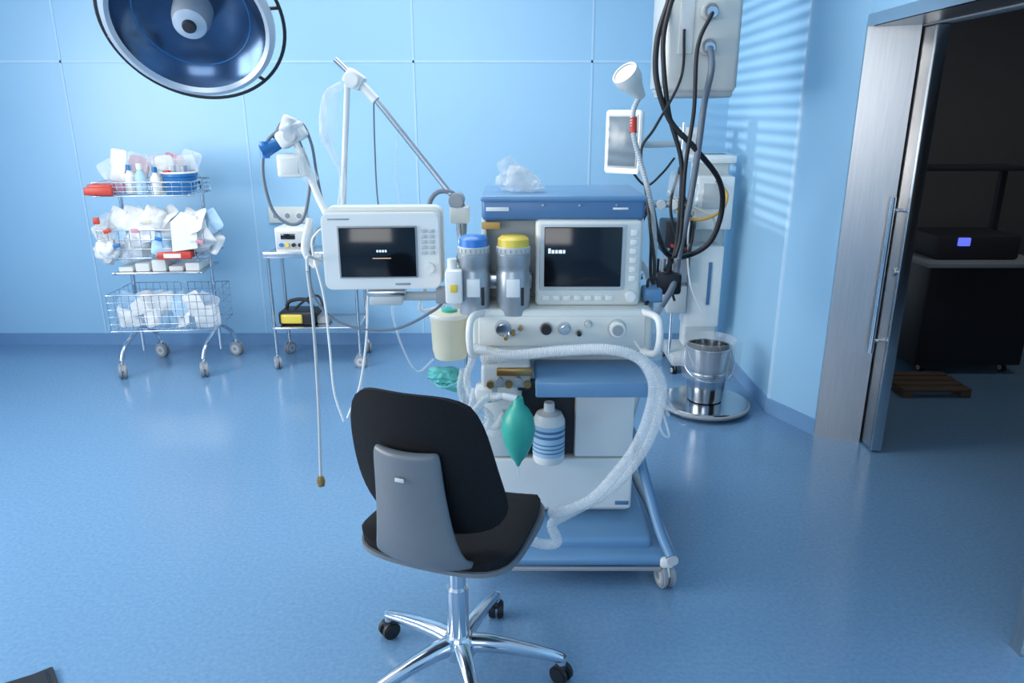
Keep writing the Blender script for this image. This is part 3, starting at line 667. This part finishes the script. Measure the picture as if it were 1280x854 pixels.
# ------------------------------------------------------------------ ceiling pendant with hoses
g = G('medical_gas_pendant', (.84, 3.62, 2.0), world=True)
g.box('column', .68, 1.00, 3.47, 3.80, 1.69, 2.45, M_offw, .02, 3)
g.box('side_channel', .668, .685, 3.50, 3.77, 1.71, 2.43, M_lgrey, .004)
g.box('side_channel_right', .995, 1.008, 3.50, 3.77, 1.71, 2.43, M_lgrey, .004)
g.box('bottom_cap', .69, .99, 3.48, 3.79, 1.67, 1.70, M_lgrey, .01)
g.cyl('ceiling_tube', (.84, 3.63, 2.45), (.84, 3.63, H), .08, M_white)
g.cyl('ceiling_cover', (.84, 3.63, H-.05), (.84, 3.63, H), .18, M_white)
g.box('socket_strip', .73, .79, 3.462, 3.472, 1.85, 2.35, M_white, .003)
for i, z in enumerate((2.02, 1.88, 2.16)):
    g.cyl('gas_outlet_%d' % i, (.85, 3.47, z), (.85, 3.42, z), .036, M_lgrey, bev=.004)
    g.torus('gas_outlet_ring_%d' % i, (.85, 3.42, z), .028, .004, M_grey, (0, 1, 0))
    g.cyl('gas_probe_%d' % i, (.85, 3.42, z), (.85, 3.385, z-.01), .022, M_chrome)
g.tube('grey_gas_hose', [(.85, 3.39, 1.87), (.855, 3.36, 1.78), (.845, 3.4, 1.64), (.83, 3.4, 1.40), (.81, 3.4, 1.19), (.78, 3.4, .98), (.74, 3.3, .85), (.62, 3.1, .75)], .015, M_gtube)
g.tube('black_loop_hose', [(.71, 3.50, 2.2), (.68, 3.48, 2.07), (.63, 3.43, 1.91), (.63, 3.40, 1.74), (.70, 3.40, 1.57), (.82, 3.40, 1.45), (.95, 3.45, 1.31), (.99, 3.5, 1.17), (.95, 3.5, 1.02), (.85, 3.5, .95), (.73, 3.4, .97), (.63, 3.2, 1.11), (.56, 3.0, 1.24), (.50, 2.88, 1.2)], .013, M_rubber)
g.tube('black_hose_b', [(.71, 3.46, 2.12), (.67, 3.42, 2.02), (.65, 3.40, 1.87), (.69, 3.4, 1.61), (.76, 3.4, 1.40), (.77, 3.4, 1.19), (.76, 3.4, .98), (.7, 3.3, .92)], .011, M_rubber)
g.tube('black_hose_c', [(.85, 3.39, 2.01), (.79, 3.36, 1.87), (.79, 3.35, 1.61), (.77, 3.35, 1.37), (.77, 3.35, 1.08), (.74, 3.3, .98)], .009, M_rubber)
g.tube('mains_cable', [(.75, 3.46, 1.95), (.74, 3.42, 1.75), (.60, 3.2, 1.55), (.51, 3.0, 1.46), (.52, 2.9, 1.31), (.52, 2.75, 1.16), (.51, 2.65, 1.03), (.53, 2.55, .96)], .006, M_rubber)
g.box('hose_end_block', .66, .78, 3.30, 3.40, .80, .90, M_bplast, .015)
for i in range(4): g.cyl('hose_plug_%d' % i, (.67+.03*i, 3.36, .89), (.67+.03*i, 3.36, .96), .012, (M_bplast, M_grey)[i % 2])

# ------------------------------------------------------------------ examination lamp
g = G('examination_lamp', (.5, 2.9, 1.2), world=True)
hx = V((.44, 2.9, 1.715))
aa = V((-.45, -.35, .5)).normalized()
g.lathe('lamp_head', [(0, -.085), (.018, -.083), (.024, -.065), (.03, -.04), (.048, 0), (.052, .035), (.05, .045), (.044, .043)], hx, M_offw, aa)
g.lathe('lamp_lens', [(.046, .040), (.02, .044), (0, .045)], hx, M_lgrey, aa)
g.tube('gooseneck', [hx-aa*.075, (.46, 2.92, 1.61), (.46, 2.9, 1.53), (.49, 2.9, 1.43), (.53, 2.85, 1.28), (.545, 2.8, 1.13), (.535, 2.75, .98), (.50, 2.72, .92)], .010, M_lgrey, cor=.1, pitch=.01)
g.cyl('red_ring', (.46, 2.915, 1.585), (.46, 2.90, 1.53), .014, M_red)
g.box('rail_clamp', .455, .53, 2.68, 2.76, .88, .94, M_grey, .008)

# ------------------------------------------------------------------ secondary display on wall arm
g = G('wall_display', (.645, 4.45, 1.44), rot=math.radians(-30))
g.prism('housing', rrect(.22, .36, .02), (0, 0, 0), (1, 0, 0), (0, 0, 1), -.06, M_white, .006)
g.box('screen_surround', -.092, .092, -.006, .002, -.145, .155, M_lgrey, .003)
g.box('screen', -.084, .084, -.009, -.004, -.135, .145, M_gscreen, .002)
g.tube('wall_arm', [(0, .05, 0), (.05, .25, -.02), (.15, .40, -.02), (.22, .60, -.02)], .02, M_lgrey)
g.box('mount_plate', .15, .29, .57, .60, -.10, .08, M_lgrey, .004)
g.tube('cable', [(.03, .05, -.15), (.12, .1, -.25), (.2, .15, -.18), (.22, .3, -.1)], .007, M_rubber)

# ------------------------------------------------------------------ equipment rack at pier
g = G('infusion_equipment_rack', (1.22, 4.62, 0), world=True)
g.box('mast', 1.13, 1.35, 4.66, 4.78, .12, 1.36, M_white, .02, 3)
g.box('rack_top', 1.10, 1.36, 4.56, 4.80, 1.31, 1.36, M_white, .015)
g.box('upper_case', 1.12, 1.34, 4.50, 4.68, .92, 1.24, M_white, .012)
g.box('upper_case_panel', 1.15, 1.27, 4.492, 4.502, 1.05, 1.20, M_lgrey, .004)
g.box('lower_case', 1.10, 1.31, 4.50, 4.68, .30, .82, M_white, .012)
g.box('lower_case_label', 1.22, 1.24, 4.492, 4.502, .45, .72, M_blue, .001)
g.box('left_unit', .92, 1.09, 4.42, 4.62, .78, .98, M_bplast, .012)
g.box('left_unit_2', .95, 1.08, 4.44, 4.62, .60, .76, M_grey, .012)
g.box('left_unit_3', .97, 1.09, 4.46, 4.62, .40, .58, M_lgrey, .012)
g.box('base', 1.02, 1.38, 4.45, 4.85, .05, .12, M_lgrey, .02)
g.tube('left_pole', [(1.02, 4.55, .1), (1.02, 4.55, 1.55)], .012, M_chrome, straight=True)
g.box('pole_tie', 1.02, 1.15, 4.55, 4.68, 1.0, 1.03, M_steel2, .003)
g.box('gauge_bar', .70, 1.10, 4.46, 4.52, 1.06, 1.10, M_steel2, .004)
for i in range(5):
    g.cyl('gauge_%d' % i, (.74+.075*i, 4.46, 1.08), (.74+.075*i, 4.42, 1.08), .028, (M_white, M_bplast, M_lgrey)[i % 3], seg=16, bev=.003)
g.tube('yellow_hose', [(.95, 4.50, 1.10), (1.02, 4.40, 1.02), (1.12, 4.38, 1.00), (1.24, 4.40, 1.05), (1.28, 4.45, 1.14), (1.22, 4.48, 1.22)], .010, M_orange)
g.tube('yellow_hose_b', [(.93, 4.44, 1.16), (1.0, 4.38, 1.10), (1.10, 4.38, 1.06), (1.2, 4.40, 1.00), (1.22, 4.45, .9)], .008, M_beige)
g.tube('black_lead_a', [(.98, 4.40, 1.3), (.93, 4.36, 1.1), (.97, 4.36, .92), (1.05, 4.38, .80), (1.08, 4.4, .95), (1.0, 4.4, 1.15)], .009, M_rubber)
g.tube('black_lead_b', [(1.02, 4.40, 1.4), (.99, 4.36, 1.2), (1.04, 4.36, 1.02), (.98, 4.38, .82), (.95, 4.4, .66), (1.0, 4.4, .5)], .008, M_rubber)
g.tube('clear_line', [(1.10, 4.45, 1.2), (1.06, 4.42, .9), (1.1, 4.45, .6), (1.2, 4.47, .4)], .006, M_wtube)
for i in range(4):
    x, y = ((1.04, 4.47), (1.36, 4.47), (1.04, 4.83), (1.36, 4.83))[i]
    g.caster('caster_%d' % i, x, y, .025, .02, M_steel2, .3, top=.06)
for i in range(6):
    g.cyl('connector_%d' % i, (.94+.025*i, 4.415, .82+.02*(i % 2)), (.94+.025*i, 4.39, .82+.02*(i % 2)), .010, (M_steel2, M_red, M_lgrey)[i % 3], seg=10)
g.pouch('tubing_packet', (.96, 4.38, 1.20), .10, .16, .02, (1.5, .2, .3), M_clear, 14)

# ------------------------------------------------------------------ kick bucket on wheeled base
g = G('kick_bucket', (1.09, 3.89, 0))
g.lathe('base_disc', [(0, .055), (.20, .055), (.235, .05), (.245, .035), (.24, .02), (.20, .02), (0, .02)], (0, 0, 0), M_pail, seg=48)
g.torus('base_bumper', (0, 0, .035), .243, .010, M_grey)
g.lathe('pail', [(0, .06), (.095, .06), (.100, .08), (.122, .36), (.129, .365), (.129, .373), (.118, .372), (.098, .09), (0, .07)], (0, 0, 0), M_pail, seg=40)
g.lathe('pail_ring', [(.112, .22), (.116, .224), (.116, .232), (.113, .236)], (0, 0, 0), M_steel2, seg=40)
g.lathe('clear_liner', [(.124, .26), (.132, .31), (.133, .36), (.136, .385), (.145, .415), (.150, .41), (.142, .36), (.147, .28), (.138, .20)], (0, 0, 0), M_liner, seg=40)
g.pouch('liner_flap', (.13, -.06, .30), .10, .22, .01, (1.4, .2, .5), M_liner, 15)
g.tube('pail_handle', [(-.13, 0, .34), (-.135, -.05, .27), (-.09, -.11, .22), (0, -.130, .20), (.09, -.11, .22), (.135, -.05, .27), (.13, 0, .34)], .004, M_chrome)
for i in range(4):
    a = i*math.pi/2+.4
    g.cyl('base_caster_%d' % i, (.19*math.cos(a)-.01, .19*math.sin(a), .0165), (.19*math.cos(a)+.01, .19*math.sin(a), .0165), .0165, M_rubber, seg=14)

# ------------------------------------------------------------------ swivel chair
TH = math.radians(-20)   # local +y = forward
g = G('swivel_chair', (-.155, 1.79, 0), rot=TH)
def back(x, y, side):
    z = .795+y*.205
    hw = .208-.045*(y*.5+.5)**1.5
    X = x*hw
    Y = -.215-.055*y+.05*(x*x)*(1.15-.35*y) - .02*math.cos(y*1.6)
    edge = max(abs(x), abs(y))
    t = .030*(1-edge**6*.65)
    return V((X, Y+(t if side else 0), z))
g.disk('backrest', back, M_black, n=4.2)
def seatf(x, y, side):
    X = x*(.215-.012*y); Yy = y*.205+.01
    dish = .018*(x*x)-.022*max(0, y-.5)**1.0*1.2
    edge = max(abs(x), abs(y))
    top = .548+dish-.02*edge**8
    bot = .508+.012*(x*x)
    return V((X*(1 if side else .97), Yy, top if side else bot))
g.disk('seat_cushion', seatf, M_black, n=4.5)
def pan(x, y, side):
    X = x*.220; Yy = y*.21+.005
    r2 = x*x*.5+y*y*.5
    return V((X, Yy, (.515+.012*x*x) if side else (.488+.03*r2)))
g.disk('seat_shell', pan, M_chairg, n=4.5)
def spine():
    prof = [(-.02, .486, .11), (-.10, .485, .13), (-.165, .490, .137), (-.212, .508, .134), (-.247, .545, .122), (-.266, .61, .107), (-.279, .70, .095), (-.290, .79, .088), (-.295, .845, .086), (-.296, .862, .080)]
    bm = bmesh.new(); rows = []
    N = 12
    def row(off):
        R = []
        for i, (y, z, w_) in enumerate(prof):
            a = prof[max(i-1, 0)]; b_ = prof[min(i+1, len(prof)-1)]
            t = V((0, b_[0]-a[0], b_[1]-a[1])).normalized(); n = V((0, t.z, -t.y))
            r = []
            for k in range(N+1):
                s_ = -1+2*k/N
                r.append(bm.verts.new(V((s_*w_, y, z))+n*(off+.026*s_*s_*(1 if off == 0 else .6))))
            R.append(r)
        return R
    A = row(0); B = row(.03)
    L = len(prof)
    for R in (A, B):
        for i in range(L-1):
            for k in range(N): bm.faces.new((R[i][k], R[i][k+1], R[i+1][k+1], R[i+1][k]))
    for i in range(L-1):
        bm.faces.new((A[i][0], A[i+1][0], B[i+1][0], B[i][0])); bm.faces.new((A[i][N], A[i+1][N], B[i+1][N], B[i][N]))
    for k in range(N):
        bm.faces.new((A[0][k], A[0][k+1], B[0][k+1], B[0][k])); bm.faces.new((A[-1][k], A[-1][k+1], B[-1][k+1], B[-1][k]))
    ob = g.fin(bm, 'back_support', M_chairg, ang=50)
    md = ob.modifiers.new('sub', 'SUBSURF'); md.levels = 1; md.render_levels = 2
spine()
g.box('maker_plate', -.012, .012, -.3000, -.295, .795, .805, M_lgrey, .002)
g.box('mechanism', -.07, .07, -.10, .10, .45, .495, M_bplast, .012)
g.tube('height_lever', [(.05, 0, .465), (.14, .0, .47), (.19, .0, .465)], .006, M_bplast)
g.cyl('gas_column', (0, 0, .26), (0, 0, .46), .024, M_chrome, seg=28)
g.cyl('column_sleeve', (0, 0, .10), (0, 0, .32), .031, M_chrome, seg=28, bev=.003)
g.cyl('column_collar', (0, 0, .43), (0, 0, .46), .034, M_chrome, seg=28, bev=.003)
g.lathe('hub', [(0, .085), (.04, .085), (.050, .10), (.048, .14), (.036, .16), (.0, .16)], (0, 0, 0), M_chrome)
for i in range(5):
    a = math.radians(-2+72*i)-TH
    dx, dy = math.cos(a), math.sin(a)
    bm = bmesh.new(); rings = []
    for k, (rr, z, hw, hh) in enumerate(((.03, .128, .024, .026), (.08, .128, .024, .024), (.15, .118, .021, .021), (.22, .103, .018, .018), (.28, .088, .016, .015), (.305, .080, .014, .013))):
        sec = []
        for j in range(12):
            q = 2*math.pi*j/12
            cx = math.copysign(abs(math.cos(q))**.6, math.cos(q))*hw; cz = math.copysign(abs(math.sin(q))**.8, math.sin(q))*hh
            sec.append(bm.verts.new((rr*dx-dy*cx, rr*dy+dx*cx, z+cz)))
        rings.append(sec)
    for k in range(5):
        for j in range(12): bm.faces.new((rings[k][j], rings[k][(j+1) % 12], rings[k+1][(j+1) % 12], rings[k+1][j]))
    bm.faces.new(rings[0]); bm.faces.new(rings[-1])
    g.fin(bm, 'leg_%d' % i, M_chrome, ang=60)
    g.cyl('leg_tip_%d' % i, (.30*dx, .30*dy, .060), (.30*dx, .30*dy, .088), .014, M_chrome)
    x, y = .30*dx, .30*dy
    b0 = a+.9+i
    av = V((math.cos(b0), math.sin(b0), 0))
    for j, sg in enumerate((-1, 1)):
        c = V((x, y, .029))+av*sg*.014
        g.cyl('caster_%d_wheel_%d' % (i, j), c-av*.010, c+av*.010, .029, M_rubber, seg=22, bev=.004)
    g.box('caster_%d_hood' % i, x-.016, x+.016, y-.018, y+.018, .036, .064, M_bplast, .01)

# ------------------------------------------------------------------ foot switch (bottom left)
g = G('foot_switch', (-1.385, 1.745, 0), rot=.7)
g.box('base', -.10, .055, -.06, .06, 0, .014, M_bplast, .005)
g.prism('pedal', [(-.08, .014), (.04, .014), (.035, .020), (-.08, .034)], (0, .045, 0), (1, 0, 0), (0, 0, 1), .09, M_bplast, .003)
g.tube('lead', [(-.10, 0, .010), (-.2, -.03, .006), (-.35, .02, .006), (-.6, .0, .006)], .005, M_rubber)

# ------------------------------------------------------------------ adjoining room items
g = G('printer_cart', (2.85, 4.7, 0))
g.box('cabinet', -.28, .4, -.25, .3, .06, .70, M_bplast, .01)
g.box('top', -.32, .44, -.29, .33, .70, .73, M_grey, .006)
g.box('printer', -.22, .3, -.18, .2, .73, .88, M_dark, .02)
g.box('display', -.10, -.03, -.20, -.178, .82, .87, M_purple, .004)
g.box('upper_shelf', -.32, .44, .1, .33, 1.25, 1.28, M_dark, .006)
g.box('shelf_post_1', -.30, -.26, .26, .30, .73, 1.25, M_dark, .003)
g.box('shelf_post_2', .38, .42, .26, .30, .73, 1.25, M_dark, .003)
for i, (x, y) in enumerate(((-.2, -.18), (.33, -.18), (-.2, .23), (.33, .23))): g.caster('caster_%d' % i, x, y, .026, .02, M_steel2, .2, top=.07)
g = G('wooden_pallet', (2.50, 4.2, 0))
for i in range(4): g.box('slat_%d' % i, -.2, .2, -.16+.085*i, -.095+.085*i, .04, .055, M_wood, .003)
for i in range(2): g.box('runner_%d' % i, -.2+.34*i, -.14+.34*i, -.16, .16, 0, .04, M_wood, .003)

# ------------------------------------------------------------------ camera
cam = bpy.data.cameras.new('camera'); co = bpy.data.objects.new('camera', cam); COL.objects.link(co)
cam.sensor_width = 36; cam.lens = 920/1280*36; cam.clip_start = 0.05
co.location = (0, 0, 1.6); co.rotation_euler = (math.radians(90)-math.atan(285/920), 0, 0)
sc.camera = co
